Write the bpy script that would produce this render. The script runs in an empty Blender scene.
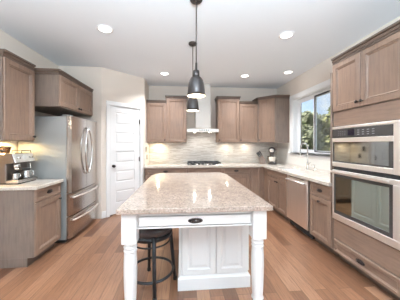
import bpy, bmesh, math, random
from mathutils import Vector, Matrix
C = bpy.context.scene.collection
S = bpy.context.scene
PI = math.pi
rad = math.radians
rnd = random.Random(7)

# ------------------------------------------------------------------ camera
cd = bpy.data.cameras.new('camera')
cam = bpy.data.objects.new('camera', cd); C.objects.link(cam)
cd.sensor_width = 36; cd.lens = 204/400*36; cd.shift_y = -5.7/400
cd.clip_start = .05; cd.clip_end = 300
cam.location = (0, 0, 1.39); cam.rotation_euler = (rad(90), 0, -.083)
S.camera = cam

# ------------------------------------------------------------------ world
W = bpy.data.worlds.new('sky'); S.world = W; W.use_nodes = True
nt = W.node_tree; nt.nodes.clear()
wo = nt.nodes.new('ShaderNodeOutputWorld'); bg = nt.nodes.new('ShaderNodeBackground')
tc = nt.nodes.new('ShaderNodeTexCoord'); ns = nt.nodes.new('ShaderNodeTexNoise')
ns.inputs['Scale'].default_value = 5; ns.inputs['Detail'].default_value = 6; ns.inputs['Roughness'].default_value = .6
cr = nt.nodes.new('ShaderNodeValToRGB')
cr.color_ramp.elements[0].position = .42; cr.color_ramp.elements[0].color = (.50, .68, .90, 1)
cr.color_ramp.elements[1].position = .62; cr.color_ramp.elements[1].color = (.90, .93, .96, 1)
nt.links.new(tc.outputs['Generated'], ns.inputs['Vector']); nt.links.new(ns.outputs['Fac'], cr.inputs['Fac'])
nt.links.new(cr.outputs['Color'], bg.inputs['Color']); nt.links.new(bg.outputs['Background'], wo.inputs['Surface'])
bg.inputs['Strength'].default_value = 1.5

# ------------------------------------------------------------------ sun, large lights, exposure
def lamp(name, typ, loc, rot, energy, color=(1, 1, 1), **k):
    l = bpy.data.lights.new(name, typ); l.energy = energy; l.color = color
    for a, b in k.items(): setattr(l, a, b)
    o = bpy.data.objects.new(name, l); C.objects.link(o); o.location = loc; o.rotation_euler = rot
    return o
lamp('sun', 'SUN', (0, 0, 10), (rad(-12), rad(-48), 0), 12.0, (1, .95, .86), angle=rad(2))
XL_, XR_ = -2.29, 2.434
# added fill lights at invented glazing behind and beside the camera
lamp('fill_rear', 'AREA', (0.07, -4.25, 1.3), (rad(95), 0, 0), 12, (.86, .95, 1), shape='RECTANGLE', size=4.2, size_y=2.3)
lamp('fill_right', 'AREA', (XR_-.02, -1.3, 1.25), (0, rad(90), 0), 20, (.84, .94, 1), shape='RECTANGLE', size=2.1, size_y=2.0)
lamp('fill_left', 'AREA', (XL_+.02, -1.3, 1.25), (0, rad(-90), 0), 8, (.84, .94, 1), shape='RECTANGLE', size=2.1, size_y=2.0)
lamp('window_portal', 'AREA', (2.60, 3.71, 1.8), (0, rad(90), 0), 1, shape='RECTANGLE', size=1.1, size_y=1.25).data.cycles.is_portal = True
CEIL_W = 18.0
FILL_BOWL_W = 620        # added fill uplight behind the camera, lifts the ceiling
PEND_W = 4.5
S.view_settings.view_transform = 'Standard'; S.view_settings.look = 'None'
S.view_settings.gamma = 1; S.view_settings.use_curve_mapping = False
S.view_settings.exposure = -0.12

# ------------------------------------------------------------------ materials
def mat(name, col, rough=.5, metal=0., **k):
    m = bpy.data.materials.new(name); m.use_nodes = True
    b = m.node_tree.nodes['Principled BSDF']
    b.inputs['Base Color'].default_value = (*col, 1); b.inputs['Roughness'].default_value = rough; b.inputs['Metallic'].default_value = metal
    for a, v in k.items(): b.inputs[a.replace('_', ' ')].default_value = v
    return m
def nodes(m): return m.node_tree.nodes, m.node_tree.links, m.node_tree.nodes['Principled BSDF']
def coords(m, scale=(1, 1, 1), rot=(0, 0, 0), src='Object'):
    N, L, B = nodes(m); t = N.new('ShaderNodeTexCoord'); p = N.new('ShaderNodeMapping')
    p.inputs['Scale'].default_value = scale; p.inputs['Rotation'].default_value = rot
    L.new(t.outputs[src], p.inputs['Vector']); return p.outputs['Vector']
def noise(m, vec, scale, detail=4, rough=.6, dist=0):
    N, L, B = nodes(m); n = N.new('ShaderNodeTexNoise'); n.inputs['Scale'].default_value = scale
    n.inputs['Detail'].default_value = detail; n.inputs['Roughness'].default_value = rough; n.inputs['Distortion'].default_value = dist
    L.new(vec, n.inputs['Vector']); return n.outputs['Fac']
def ramp(m, fac, stops):
    N, L, B = nodes(m); r = N.new('ShaderNodeValToRGB'); e = r.color_ramp.elements
    while len(e) < len(stops): e.new(.5)
    for q, (p, c) in zip(e, stops): q.position = p; q.color = (*c, 1)
    L.new(fac, r.inputs['Fac']); return r.outputs['Color']
def mix(m, a, b, fac, mode='MIX'):
    N, L, B = nodes(m); x = N.new('ShaderNodeMix'); x.data_type = 'RGBA'; x.blend_type = mode
    for s, v in ((x.inputs[0], fac), (x.inputs[6], a), (x.inputs[7], b)):
        if hasattr(v, 'is_output'): L.new(v, s)
        elif isinstance(v, tuple): s.default_value = (*v, 1)
        else: s.default_value = v
    return x.outputs[2]
def setcol(m, c): N, L, B = nodes(m); L.new(c, B.inputs['Base Color'])
def bump(m, fac, strength=.2, dist=.002):
    N, L, B = nodes(m); b = N.new('ShaderNodeBump'); b.inputs['Strength'].default_value = strength; b.inputs['Distance'].default_value = dist
    L.new(fac, b.inputs['Height']); L.new(b.outputs['Normal'], B.inputs['Normal'])
def sc(c, k): return tuple(x*k for x in c)
def wood(name, col, vert=True, rough=.42):
    m = mat(name, col, rough)
    v = coords(m, (14, 14, 1.1) if vert else (1.1, 14, 14))
    g = noise(m, v, 3.2, 5, .62, .4)
    c = ramp(m, g, [(.28, sc(col, .80)), (.5, col), (.75, sc(col, 1.14))])
    b = noise(m, coords(m, (1, 1, 1)), 3.5, 3)
    setcol(m, mix(m, c, ramp(m, b, [(.3, (.86, .86, .88)), (.7, (1.06, 1.04, 1.02))]), 1., 'MULTIPLY'))
    return m
CAB = (.25, .163, .117)
M = {}
M['wood'] = wood('stained_maple', CAB)
M['wood_h'] = wood('stained_maple_cross_grain', CAB, False)
M['panel'] = wood('stained_maple_gray', (.20, .150, .120))
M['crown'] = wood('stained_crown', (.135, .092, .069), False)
M['dark'] = mat('dark_recess', (.03, .025, .022), .8)
M['wall'] = mat('greige_paint', (.74, .662, .590), .75)
M['ceil'] = mat('ceiling_paint', (.82, .86, .905), .85)
M['white'] = mat('white_trim_paint', (.83, .83, .83), .38)
M['iswhite'] = mat('white_island_paint', (.83, .83, .825), .35)
M['vinyl'] = mat('white_vinyl', (.85, .85, .86), .35)
M['bronze'] = mat('dark_bronze', (.045, .035, .032), .38, .75)
M['black'] = mat('black_metal', (.028, .028, .032), .42, .4)
M['iron'] = mat('cast_iron', (.03, .03, .033), .55)
M['leather'] = mat('dark_brown_leather', (.042, .030, .030), .34)
bump(M['leather'], noise(M['leather'], coords(M['leather']), 160), .25)
M['chrome'] = mat('chrome', (.78, .77, .75), .12, 1.)
M['blackglass'] = mat('coated_black_glass', (.40, .455, .405), .04, 1.)
M['microglass'] = mat('dark_reflective_glass', (.24, .24, .23), .05, 1.)
M['ctlglass'] = mat('black_control_glass', (.045, .041, .038), .3)
M['display'] = mat('display_glass', (.012, .010, .028), .2)
M['keys'] = mat('touch_key_print', (.34, .34, .36), .3)
M['plate'] = mat('outlet_plastic', (.80, .78, .74), .4)
M['rubber'] = mat('black_rubber', (.02, .02, .02), .7)
def steel(name, col, rough=.28, axis=(60, 60, .8)):
    m = mat(name, col, rough, 1.)
    f = noise(m, coords(m, axis), 4, 3)
    setcol(m, ramp(m, f, [(.3, sc(col, .93)), (.7, sc(col, 1.05))]))
    N, L, B = nodes(m); r = N.new('ShaderNodeMapRange'); r.inputs['To Min'].default_value = rough-.06; r.inputs['To Max'].default_value = rough+.08
    L.new(f, r.inputs['Value']); L.new(r.outputs['Result'], B.inputs['Roughness'])
    return m
M['steel'] = steel('brushed_stainless', (.58, .545, .515), .22)
M['steel_l'] = steel('brushed_stainless_light', (.93, .89, .85), .38)
M['fridge_side'] = mat('gray_painted_steel', (.33, .338, .33), .45, .2)
M['gun'] = mat('gunmetal', (.062, .054, .052), .36, .6)
M['gun_in'] = mat('shade_inside_enamel', (.85, .78, .68), .4)
def emit(name, col, s):
    m = bpy.data.materials.new(name); m.use_nodes = True; N = m.node_tree.nodes; L = m.node_tree.links; N.clear()
    o = N.new('ShaderNodeOutputMaterial'); e = N.new('ShaderNodeEmission'); e.inputs['Color'].default_value = (*col, 1); e.inputs['Strength'].default_value = s
    L.new(e.outputs[0], o.inputs['Surface']); return m
M['led'] = emit('lamp_lens', (1, .96, .9), 8)
M['bulb'] = emit('warm_bulb', (1, .86, .66), 9)
M['puck'] = emit('under_cabinet_lens', (1, .8, .5), 5)
M['steel_d'] = steel('dark_brushed_steel', (.22, .185, .165), .35)
M['steel_m'] = steel('satin_stainless', (.62, .58, .54), .5)
# oak floor: planks running into the room
m = mat('red_oak_floor', (.4, .2, .12), .30); M['floor'] = m
N, L, B = nodes(m)
v = coords(m, (1, 1, 1), (0, 0, rad(90)))
bk = N.new('ShaderNodeTexBrick'); bk.offset = .37; bk.squash = 1
for a, b_ in (('Scale', 1), ('Mortar Size', .0022), ('Mortar Smooth', .1), ('Bias', 0), ('Brick Width', 1.35), ('Row Height', .125)): bk.inputs[a].default_value = b_
bk.inputs['Color1'].default_value = (.0, .0, .0, 1); bk.inputs['Color2'].default_value = (1, 1, 1, 1); bk.inputs['Mortar'].default_value = (.5, .5, .5, 1)
L.new(v, bk.inputs['Vector'])
base = ramp(m, bk.outputs['Color'], [(.0, (.125, .056, .030)), (.5, (.235, .113, .062)), (1., (.335, .180, .108))])
g = noise(m, coords(m, (26, 1.6, 1)), 3, 6, .65, .5)
base = mix(m, base, ramp(m, g, [(.25, (.50, .47, .45)), (.5, (1, 1, 1)), (.78, (1.35, 1.33, 1.31))]), .9, 'MULTIPLY')
base = mix(m, base, (.10, .05, .03), bk.outputs['Fac'])
setcol(m, base); bump(m, g, .06, .001)
# granite
def granite(name, cols, rough=.10):
    m = mat(name, cols[1], rough); v = coords(m)
    a = noise(m, v, 75, 5, .75); b = noise(m, v, 9, 4, .6); d = noise(m, v, 170, 2, .5)
    c = ramp(m, a, [(.33, cols[0]), (.47, cols[1]), (.58, cols[2]), (.72, cols[3])])
    c = mix(m, c, ramp(m, b, [(.35, (.88, .85, .83)), (.65, (1.06, 1.04, 1.02))]), 1., 'MULTIPLY')
    c = mix(m, c, cols[0], ramp(m, d, [(.66, (0, 0, 0)), (.74, (.7, .7, .7))]))
    setcol(m, c); return m
M['granite'] = granite('beige_granite', [(.11, .095, .088), (.37, .295, .245), (.475, .385, .325), (.60, .53, .48)])
M['quartz'] = granite('pale_granite', [(.40, .36, .32), (.62, .57, .51), (.70, .65, .59), (.78, .74, .69)])
# stacked-stone mosaic: rot picks the wall plane
def mosaic(name, rot):
    m = mat(name, (.6, .55, .5), .45); N, L, B = nodes(m)
    v = coords(m, (1, 1, 1), rot)
    k = N.new('ShaderNodeTexBrick'); k.offset = .41; k.offset_frequency = 2; k.squash = .7; k.squash_frequency = 3
    for a, b_ in (('Scale', 1), ('Mortar Size', .0012), ('Bias', 0), ('Brick Width', .17), ('Row Height', .0165)): k.inputs[a].default_value = b_
    k.inputs['Color1'].default_value = (0, 0, 0, 1); k.inputs['Color2'].default_value = (1, 1, 1, 1); k.inputs['Mortar'].default_value = (.3, .3, .3, 1)
    L.new(v, k.inputs['Vector'])
    c = ramp(m, k.outputs['Color'], [(0., (.60, .555, .50)), (.35, (.75, .71, .66)), (.7, (.82, .785, .74)), (1., (.88, .86, .82))])
    c = mix(m, c, (.56, .53, .49), k.outputs['Fac'])
    setcol(m, c); bump(m, k.outputs['Color'], .25, .004); return m
M['mosaic_back'] = mosaic('stone_mosaic_back', (rad(90), 0, 0))
M['mosaic_side'] = mosaic('stone_mosaic_side', (rad(90), 0, rad(90)))
# exterior
m = mat('brick', (.36, .24, .19), .8); M['brick'] = m
N, L, B = nodes(m); k = N.new('ShaderNodeTexBrick'); L.new(coords(m, (1, 1, 1), (rad(90), 0, 0)), k.inputs['Vector'])
for a, b_ in (('Scale', 1), ('Mortar Size', .006), ('Brick Width', .2), ('Row Height', .07)): k.inputs[a].default_value = b_
k.inputs['Color1'].default_value = (.42, .28, .21, 1); k.inputs['Color2'].default_value = (.30, .19, .15, 1); k.inputs['Mortar'].default_value = (.55, .52, .48, 1)
setcol(m, k.outputs['Color'])
def leafmat(name, a, b):
    m = mat(name, a, .6); f = noise(m, coords(m), 1.6, 4); setcol(m, ramp(m, f, [(.3, a), (.7, b)])); return m
M['leaf1'] = leafmat('foliage_mid', (.13, .175, .065), (.28, .32, .13))
M['leaf2'] = leafmat('foliage_yellow', (.24, .26, .10), (.44, .43, .20))
M['leaf3'] = leafmat('foliage_gray', (.20, .22, .13), (.38, .39, .26))
M['bark'] = mat('bark', (.13, .10, .08), .9)
M['grass'] = leafmat('lawn', (.10, .14, .05), (.18, .2, .08))
def glassmat(name, tint, refl):
    m = bpy.data.materials.new(name); m.use_nodes = True; N = m.node_tree.nodes; L = m.node_tree.links; N.clear()
    o = N.new('ShaderNodeOutputMaterial'); t = N.new('ShaderNodeBsdfTransparent'); g = N.new('ShaderNodeBsdfGlossy'); x = N.new('ShaderNodeMixShader')
    t.inputs[0].default_value = (*tint, 1); g.inputs['Roughness'].default_value = .02; x.inputs[0].default_value = refl
    L.new(t.outputs[0], x.inputs[1]); L.new(g.outputs[0], x.inputs[2]); L.new(x.outputs[0], o.inputs['Surface']); return m
M['glass'] = glassmat('window_glass', (.97, .98, .98), .04)
M['smoke'] = glassmat('smoked_plastic', (.45, .40, .36), .08)
m = bpy.data.materials.new('insect_screen_mesh'); m.use_nodes = True; M['screen'] = m
N = m.node_tree.nodes; L = m.node_tree.links; N.clear()
o = N.new('ShaderNodeOutputMaterial'); t = N.new('ShaderNodeBsdfTransparent'); g = N.new('ShaderNodeBsdfDiffuse'); x = N.new('ShaderNodeMixShader')
g.inputs[0].default_value = (.25, .26, .27, 1); x.inputs[0].default_value = .12
L.new(t.outputs[0], x.inputs[1]); L.new(g.outputs[0], x.inputs[2]); L.new(x.outputs[0], o.inputs['Surface'])

# ------------------------------------------------------------------ mesh builder
class MB:
    def __init__(s): s.b = bmesh.new()
    def box(s, x0, x1, y0, y1, z0, z1, bev=0, mtx=None, seg=1):
        x0, x1 = min(x0, x1), max(x0, x1); y0, y1 = min(y0, y1), max(y0, y1); z0, z1 = min(z0, z1), max(z0, z1)
        vs = [s.b.verts.new(p) for p in ((x0, y0, z0), (x1, y0, z0), (x1, y1, z0), (x0, y1, z0), (x0, y0, z1), (x1, y0, z1), (x1, y1, z1), (x0, y1, z1))]
        fs = [s.b.faces.new([vs[i] for i in q]) for q in ((0, 3, 2, 1), (4, 5, 6, 7), (0, 1, 5, 4), (1, 2, 6, 5), (2, 3, 7, 6), (3, 0, 4, 7))]
        if bev:
            es = list({e for f in fs for e in f.edges})
            r = bmesh.ops.bevel(s.b, geom=es, offset=bev, segments=seg, affect='EDGES', profile=.5)
            vs = list({v for f in r['faces'] for v in f.verts} | {v for v in vs if v.is_valid})
        if mtx is not None: bmesh.ops.transform(s.b, matrix=mtx, verts=vs)
        return s
    def rings(s, rs, cap0=True, cap1=True, smooth=False, closed=True):
        V = [[s.b.verts.new(p) for p in r] for r in rs]; n = len(V[0])
        for a, b in zip(V, V[1:]):
            for i in range(n if closed else n-1):
                j = (i+1) % n
                f = s.b.faces.new((a[i], a[j], b[j], b[i])); f.smooth = smooth
        if cap0: s.b.faces.new(list(reversed(V[0])))
        if cap1: s.b.faces.new(V[-1])
        return s
    def lathe(s, prof, c=(0, 0, 0), axis='Z', seg=24, cap0=True, cap1=True, smooth=True, sx=1, sy=1):
        c = Vector(c); R = []
        for r, h in prof:
            r = max(r, 1e-4); ring = []
            for i in range(seg):
                a = 2*PI*i/seg; x, y = r*math.cos(a)*sx, r*math.sin(a)*sy
                p = {'Z': (x, y, h), 'Y': (x, -h, y), 'X': (h, x, y)}[axis]     # 'Y' goes out along -y
                ring.append(c+Vector(p))
            R.append(ring)
        return s.rings(R, cap0, cap1, smooth)
    def tube(s, pts, r, seg=10, closed=False, smooth=True):
        P = [Vector(p) for p in pts]; n = len(P); rr = r if isinstance(r, (list, tuple)) else [r]*n; R = []
        up = None
        for i in range(n):
            if closed: t = (P[(i+1) % n]-P[i-1])
            else: t = P[min(i+1, n-1)]-P[max(i-1, 0)]
            t.normalize()
            if up is None: up = Vector((0, 0, 1)) if abs(t.z) < .9 else Vector((1, 0, 0))
            u = (up-t*up.dot(t)).normalized(); w = t.cross(u); up = u
            R.append([P[i]+(u*math.cos(2*PI*k/seg)+w*math.sin(2*PI*k/seg))*rr[i] for k in range(seg)])
        if closed: R.append(R[0]); s.rings(R, False, False, smooth); bmesh.ops.remove_doubles(s.b, verts=s.b.verts[:], dist=1e-6)
        else: s.rings(R, True, True, smooth)
        return s
    def ring(s, c, R, r, seg=40, rs=8):
        c = Vector(c); return s.tube([c+Vector((R*math.cos(2*PI*i/seg), R*math.sin(2*PI*i/seg), 0)) for i in range(seg)], r, rs, True)
    def ell(s, c, rx, ry, rz, seg=20, n=10):
        c = Vector(c); R = []
        for i in range(n+1):
            a = -PI/2+PI*i/n; k = max(math.cos(a), 1e-3)
            R.append([c+Vector((rx*k*math.cos(2*PI*j/seg), ry*k*math.sin(2*PI*j/seg), rz*math.sin(a))) for j in range(seg)])
        return s.rings(R, True, True, True)
    def prism(s, poly, z0, z1):
        return s.rings([[(x, y, z0) for x, y in poly], [(x, y, z1) for x, y in poly]])
    def front(s, x0, x1, z0, z1, yf, steps, t=.02):
        """a door or drawer face: nested rectangles (inset, depth behind the face)"""
        R = [[(x0, yf+t, z0), (x1, yf+t, z0), (x1, yf+t, z1), (x0, yf+t, z1)]]
        for i, d in steps: R.append([(x0+i, yf+d, z0+i), (x1-i, yf+d, z0+i), (x1-i, yf+d, z1-i), (x0+i, yf+d, z1-i)])
        return s.rings(R)
    def build(s, name, m, parent=None, label=None, loc=None, rotz=None):
        me = bpy.data.meshes.new(name); bmesh.ops.recalc_face_normals(s.b, faces=s.b.faces[:]); s.b.to_mesh(me); s.b.free()
        me.materials.append(M[m] if isinstance(m, str) else m)
        o = bpy.data.objects.new(name, me); C.objects.link(o)
        if parent: o.parent = parent
        if loc: o.location = loc
        if rotz is not None: o.rotation_euler.z = rotz
        if label: o['label'] = label
        return o
def tag(o, label, cat=None, group=None, kind=None):
    if label: o['label'] = label
    if cat: o['category'] = cat
    if group: o['group'] = group
    if kind: o['kind'] = kind
    return o
def thing(name, label, cat, loc=(0, 0, 0), rz=0, group=None):
    o = bpy.data.objects.new(name, None); C.objects.link(o); o.empty_display_size = .1
    o.location = loc; o.rotation_euler.z = rz
    return tag(o, label, cat, group)
def struct(name, mb, m, label=None, **k): return tag(mb.build(name, m, **k), label, None, None, 'structure')
def share(name, me, parent, loc, rot=(0, 0, 0), label=None):
    o = bpy.data.objects.new(name, me); C.objects.link(o); o.parent = parent; o.location = loc; o.rotation_euler = rot
    if label: o['label'] = label
    return o
def mesh_of(mb, name, m):
    o = mb.build(name, m); me = o.data; bpy.data.objects.remove(o); return me
def copy_tree(o, parent=None):
    c = o.copy(); C.objects.link(c)
    if parent: c.parent = parent
    for ch in list(o.children): copy_tree(ch, c)
    return c
def offset_poly(poly, flags, e):
    n = len(poly); out = []; ls = []
    for i in range(n):
        a, b = Vector(poly[i]), Vector(poly[(i+1) % n]); d = (b-a).normalized(); nn = Vector((d.y, -d.x))
        ls.append((a+nn*e*flags[i], d))
    for i in range(n):
        (p, d), (q, g) = ls[i-1], ls[i]
        den = d.x*g.y-d.y*g.x; t = ((q.x-p.x)*g.y-(q.y-p.y)*g.x)/den
        out.append(tuple(p+d*t))
    return out

# ------------------------------------------------------------------ room shell
XL, XR, YB, HC, YR = -2.29, 2.434, 5.118, 2.836, -4.4
T = .12
struct('floor', MB().box(XL-T, XR+T, YR-T, YB+T, -.1, 0), 'floor', 'red-brown oak plank floor')
struct('ceiling', MB().box(XL-T, XR+T, YR-T, YB+T, HC, HC+.1), 'ceil', 'smooth white ceiling')
struct('wall_left', MB().box(XL-T, XL, YR-T, -2.35, 0, HC).box(XL-T, XL, -.25, YB+T, 0, HC).box(XL-T, XL, -2.35, -.25, 2.3, HC).box(XL-T, XL, -2.35, -.25, 0, .2), 'wall', 'greige painted wall behind the coffee counter')
struct('wall_back', MB().box(XL, XR, YB, YB+T, 0, HC), 'wall', 'greige painted wall behind the range hood')
WY0, WY1, WZ0, WZ1 = 3.08, 4.34, 1.21, 2.37
struct('wall_right', MB().box(XR, XR+T, YR-T, -2.35, 0, HC).box(XR, XR+T, -.25, WY0, 0, HC).box(XR, XR+T, -2.35, -.25, 2.3, HC).box(XR, XR+T, -2.35, -.25, 0, .2).box(XR, XR+T, WY1, YB+T, 0, HC).box(XR, XR+T, WY0, WY1, 0, WZ0).box(XR, XR+T, WY0, WY1, WZ1, HC), 'wall', 'greige painted wall with the window over the sink')
struct('wall_outside', MB().box(XR+T, XR+.185, YR-T, -2.35, -.6, HC).box(XR+T, XR+.185, -.25, WY0-.01, -.6, HC).box(XR+T, XR+.185, WY1-.02, YB+T, -.6, HC).box(XR+T, XR+.185, WY0-.01, WY1-.02, -.6, WZ0-.02).box(XR+T, XR+.185, WY0-.01, WY1-.02, WZ1-.02, HC), 'brick', 'brick outer face of the window wall')
struct('wall_rear', MB().box(XL, XR, YR-T, YR, 2.45, HC).box(XL, -2.05, YR-T, YR, 0, 2.45).box(2.2, XR, YR-T, YR, 0, 2.45), 'wall', 'wall behind the camera around the added glazed doors')
# rear glazing, added out of view as a place for fill light
mb = MB()
for x in (-2.03, -1.0, .07, 1.14, 2.18): mb.box(x-.035, x+.035, YR-.09, YR-.03, 0, 2.45, .004)
for z in (.06, 2.41): mb.box(-2.05, 2.2, YR-.088, YR-.032, z-.05, z+.035, .004)
w2 = struct('window_added_2', mb, 'vinyl', 'added glazed patio doors behind the camera, for fill light')
MB().box(-2.03, 2.18, YR-.064, YR-.058, .05, 2.4).build('glass_pane', 'glass', w2)
for nm, xx, side in (('window_added_3', XR+.04, 'right'), ('window_added_4', XL-.04, 'left')):  # side windows added out of view to carry fill light onto the cabinets
    mb = MB()
    for y in (-2.32, -1.3, -.28): mb.box(xx-.03, xx+.03, y-.03, y+.03, .2, 2.3, .003)
    for z in (.23, 2.27): mb.box(xx-.029, xx+.029, -2.35, -.25, z-.03, z+.03, .003)
    MB().box(xx-.003, xx+.003, -2.3, -.3, .25, 2.25).build('glass_pane', 'glass', struct(nm, mb, 'vinyl', 'added tall white window for fill light in the '+side+' wall behind the camera'))
# corner pantry
PA = Vector((-1.52, 3.955)); PB = Vector((-.844, 4.55)); ANG = math.atan2(PB.y-PA.y, PB.x-PA.x); PL = (PB-PA).length
struct('wall_pantry_side', MB().box(XL, -1.52, 3.955, 4.06, 0, HC), 'wall', 'short greige wall beside the refrigerator')
struct('wall_pantry_return', MB().box(-.944, -.844, 4.55, YB, 0, HC), 'wall', 'short greige wall at the left end of the back counter')
DX0, DX1, DZ1 = .142, .802, 2.15
def wp(name, mb, m, label): return struct(name, mb, m, label, loc=(PA.x, PA.y, 0), rotz=ANG)
wp('wall_pantry', MB().box(0, DX0, 0, .1, 0, HC).box(DX1, PL, 0, .1, 0, HC).box(DX0, DX1, 0, .1, DZ1, HC), 'wall', 'angled greige wall around the pantry door')
def casing(mb, x0, x1, z1, w=.062, t=.018, z0=0):
    for a, b in ((x0-w, x0), (x1, x1+w)): mb.box(a, b, -t, 0, z0, z1, .004)
    mb.box(x0-w-.004, x1+w+.004, -t-.002, 0, z1, z1+w+.014, .004)
    mb.box(x0, x0+.012, 0, .1, z0, z1).box(x1-.012, x1, 0, .1, z0, z1).box(x0+.012, x1-.012, 0, .1, z1-.012, z1)
    return mb
wp('trim_1', casing(MB(), DX0+.004, DX1-.004, DZ1-.004), 'white', 'white casing around the pantry door')
def door_leaf(x0, x1, z0, z1, y):
    mb = MB(); mb.box(x0, x1, y+.012, y+.04, z0, z1)
    st = .115; zs = [(2.02, 1.79), (1.625, 1.405), (1.245, 1.025), (.865, .645), (.475, .235)]
    mb.box(x0, x0+st, y, y+.0125, z0, z1, .004).box(x1-st, x1, y, y+.0125, z0, z1, .004)
    edges = [z1]+[q for p in zs for q in p]+[z0]
    for a, b in zip(edges[0::2], edges[1::2]): mb.box(x0+st-.004, x1-st+.004, y, y+.0125, b, a, .004)
    for a, b in zs: mb.front(x0+st+.012, x1-st-.012, b+.012, a-.012, y+.003, [(0, .009), (.02, 0)], t=.01)
    return mb
door = wp('door_1', door_leaf(DX0+.019, DX1-.019, .02, DZ1-.02, .008), 'white', 'white five-panel pantry door')
kb = MB().lathe([(.026, 0), (.026, .006), (.012, .010), (.011, .03), (.024, .036), (.030, .048), (.026, .062), (.012, .068)], (.222, .008, .965), 'Y')
kb.build('door_knob', 'bronze', door, 'dark bronze round knob')
for z in (1.87, 1.075, .25):
    h = MB().box(DX1-.030, DX1-.012, -.004, .008, z-.045, z+.045, .002).lathe([(.006, -.05), (.006, .05)], (DX1-.019, -.004, z), 'Z', 8)
    h.build('hinge', 'bronze', door)
# baseboards and tile
def bb(name, x0, x1, y0, y1, label): struct(name, MB().box(x0, x1, y0, y1, 0, .12, .004), 'white', label)
wp('baseboard_pantry', MB().box(.0, DX0-.062, -.014, 0, 0, .13, .004).box(DX1+.062, PL, -.014, 0, 0, .13, .004), 'white', 'white baseboard on the angled pantry wall')
bb('baseboard_left', XL, XL+.014, YR, 2.44, 'white baseboard on the left wall')
bb('baseboard_right', XR-.014, XR, YR, 1.5, 'white baseboard on the right wall')
struct('trim_2', MB().box(-.83, 1.81, YB-.012, YB, .914, 1.43).box(.086, .82, YB-.012, YB, 1.43, 1.72).box(1.81, XR-.012, YB-.012, YB, .914, 1.43), 'mosaic_back', 'pale stone mosaic backsplash behind the cooktop')
struct('trim_3', MB().box(XR-.012, XR, 2.36, YB, .914, 1.15).box(XR-.012, XR, 4.455, YB, 1.15, 1.43), 'mosaic_side', 'pale stone mosaic backsplash behind the sink')
struct('trim_6', MB().box(-.844, -.832, 4.552, YB, .914, 1.43), 'mosaic_side', 'pale stone mosaic on the pantry return')

# window over the sink
mb = MB(); w = .105
mb.box(XR-.02, XR, WY0-w, WY0, WZ0, WZ1, .004).box(XR-.02, XR, WY1, WY1+w, WZ0, WZ1, .004)
mb.box(XR-.024, XR, WY0-w-.005, WY1+w+.005, WZ1, WZ1+.10, .004)
mb.box(XR-.055, XR+.1, WY0, WY1, WZ0-.022, WZ0, .003).box(XR-.055, XR, WY0-w-.015, WY1+w+.015, WZ0-.022, WZ0, .003).box(XR-.018, XR, WY0-w, WY1+w, 1.15, WZ0-.022, .003)
mb.box(XR, XR+.1, WY0, WY0+.012, WZ0, WZ1).box(XR, XR+.1, WY1-.012, WY1, WZ0, WZ1).box(XR, XR+.1, WY0+.012, WY1-.012, WZ1-.012, WZ1)
struct('trim_4', mb, 'white', 'white casing, sill and apron around the sink window')
FX = XR+.105
y0, y1, z0, z1 = WY0+.012, WY1-.012, WZ0, WZ1-.012
mb = MB()
for a, b in ((y0, y0+.03), (y1-.03, y1)): mb.box(FX-.01, FX+.05, a, b, z0, z1, .003)
for a, b in ((z0, z0+.03), (z1-.03, z1)): mb.box(FX-.01, FX+.05, y0+.03, y1-.03, a, b, .003)
win = struct('window_1', mb, 'vinyl', 'white sliding window over the sink')
ym = 3.775
def sash(a, b, x, wd, m, nm, lab):
    q = MB(); za, zb = z0+.028, z1-.028
    q.box(x, x+.022, a, a+wd, za, zb, .003).box(x, x+.022, b-wd, b, za, zb, .003).box(x, x+.022, a+wd, b-wd, za, za+wd, .003).box(x, x+.022, a+wd, b-wd, zb-wd, zb, .003)
    return q.build(nm, m, win, lab)
sash(ym-.034, y1-.028, FX, .045, 'vinyl', 'sliding_sash', 'white sash, left half')
sash(y0+.028, ym+.005, FX+.022, .03, 'vinyl', 'fixed_sash', None)
MB().box(FX+.010, FX+.012, ym+.005, y1-.06, z0+.06, z1-.06).build('glass_pane', 'glass', win)
MB().box(FX+.030, FX+.032, y0+.055, ym-.02, z0+.055, z1-.055).build('glass_pane', 'glass', win)
q = MB(); a, b, za, zb, wd = y0+.03, ym-.026, z0+.03, z1-.03, .022
q.box(FX-.008, FX-.001, a, a+wd, za, zb).box(FX-.008, FX-.001, b-wd, b, za, zb).box(FX-.008, FX-.001, a+wd, b-wd, za, za+wd*.6).box(FX-.008, FX-.001, a+wd, b-wd, zb-wd, zb)
scr = q.build('screen_frame', 'black', win, 'dark gray insect screen frame, right half')
MB().box(FX-.0050, FX-.0045, a+wd, b-wd, za+wd*.6, zb-wd).build('screen_mesh', 'screen', scr)

# ------------------------------------------------------------------ hardware meshes (outwards along -y)
kn = mesh_of(MB().lathe([(.008, 0), (.006, .006), (.006, .014), (.014, .018), (.0165, .024), (.013, .030), (.004, .032)], axis='Y', seg=14), 'knob', 'bronze')
def cup_pull(wd=.048, h=.02, d=.024):
    mb = MB(); R = []
    for i in range(9):                           # quarter dome, open below
        a = PI/2*i/8*.98; k = math.cos(a)
        R.append([(wd*k*math.cos(PI*j/14), -d*math.sin(a)*(.35+.65*math.sin(PI*j/14)), h*k*math.sin(PI*j/14)*1.0-.004) for j in range(15)])
    R2 = [[(x*.93, y*.86-.0005, (z+.004)*.88-.004) for x, y, z in r] for r in R]
    mb.rings(R, False, False, True, closed=False); mb.rings(R2, False, False, True, closed=False)
    n = 28                                       # flat oval plate behind
    def ov(k, y): return [(wd*1.10*k*math.cos(2*PI*j/n), y, h*1.15*k*math.sin(2*PI*j/n)) for j in range(n)]
    mb.rings([ov(1, 0), ov(1, -.003), ov(.86, -.0045), ov(.82, -.002)])
    mb.tube([(-wd*.95, -.004, -.004), (-wd*.6, -d*.75, -.005), (0, -d*1.02, -.005), (wd*.6, -d*.75, -.005), (wd*.95, -.004, -.004)], .0032, 8)
    return mb
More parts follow.
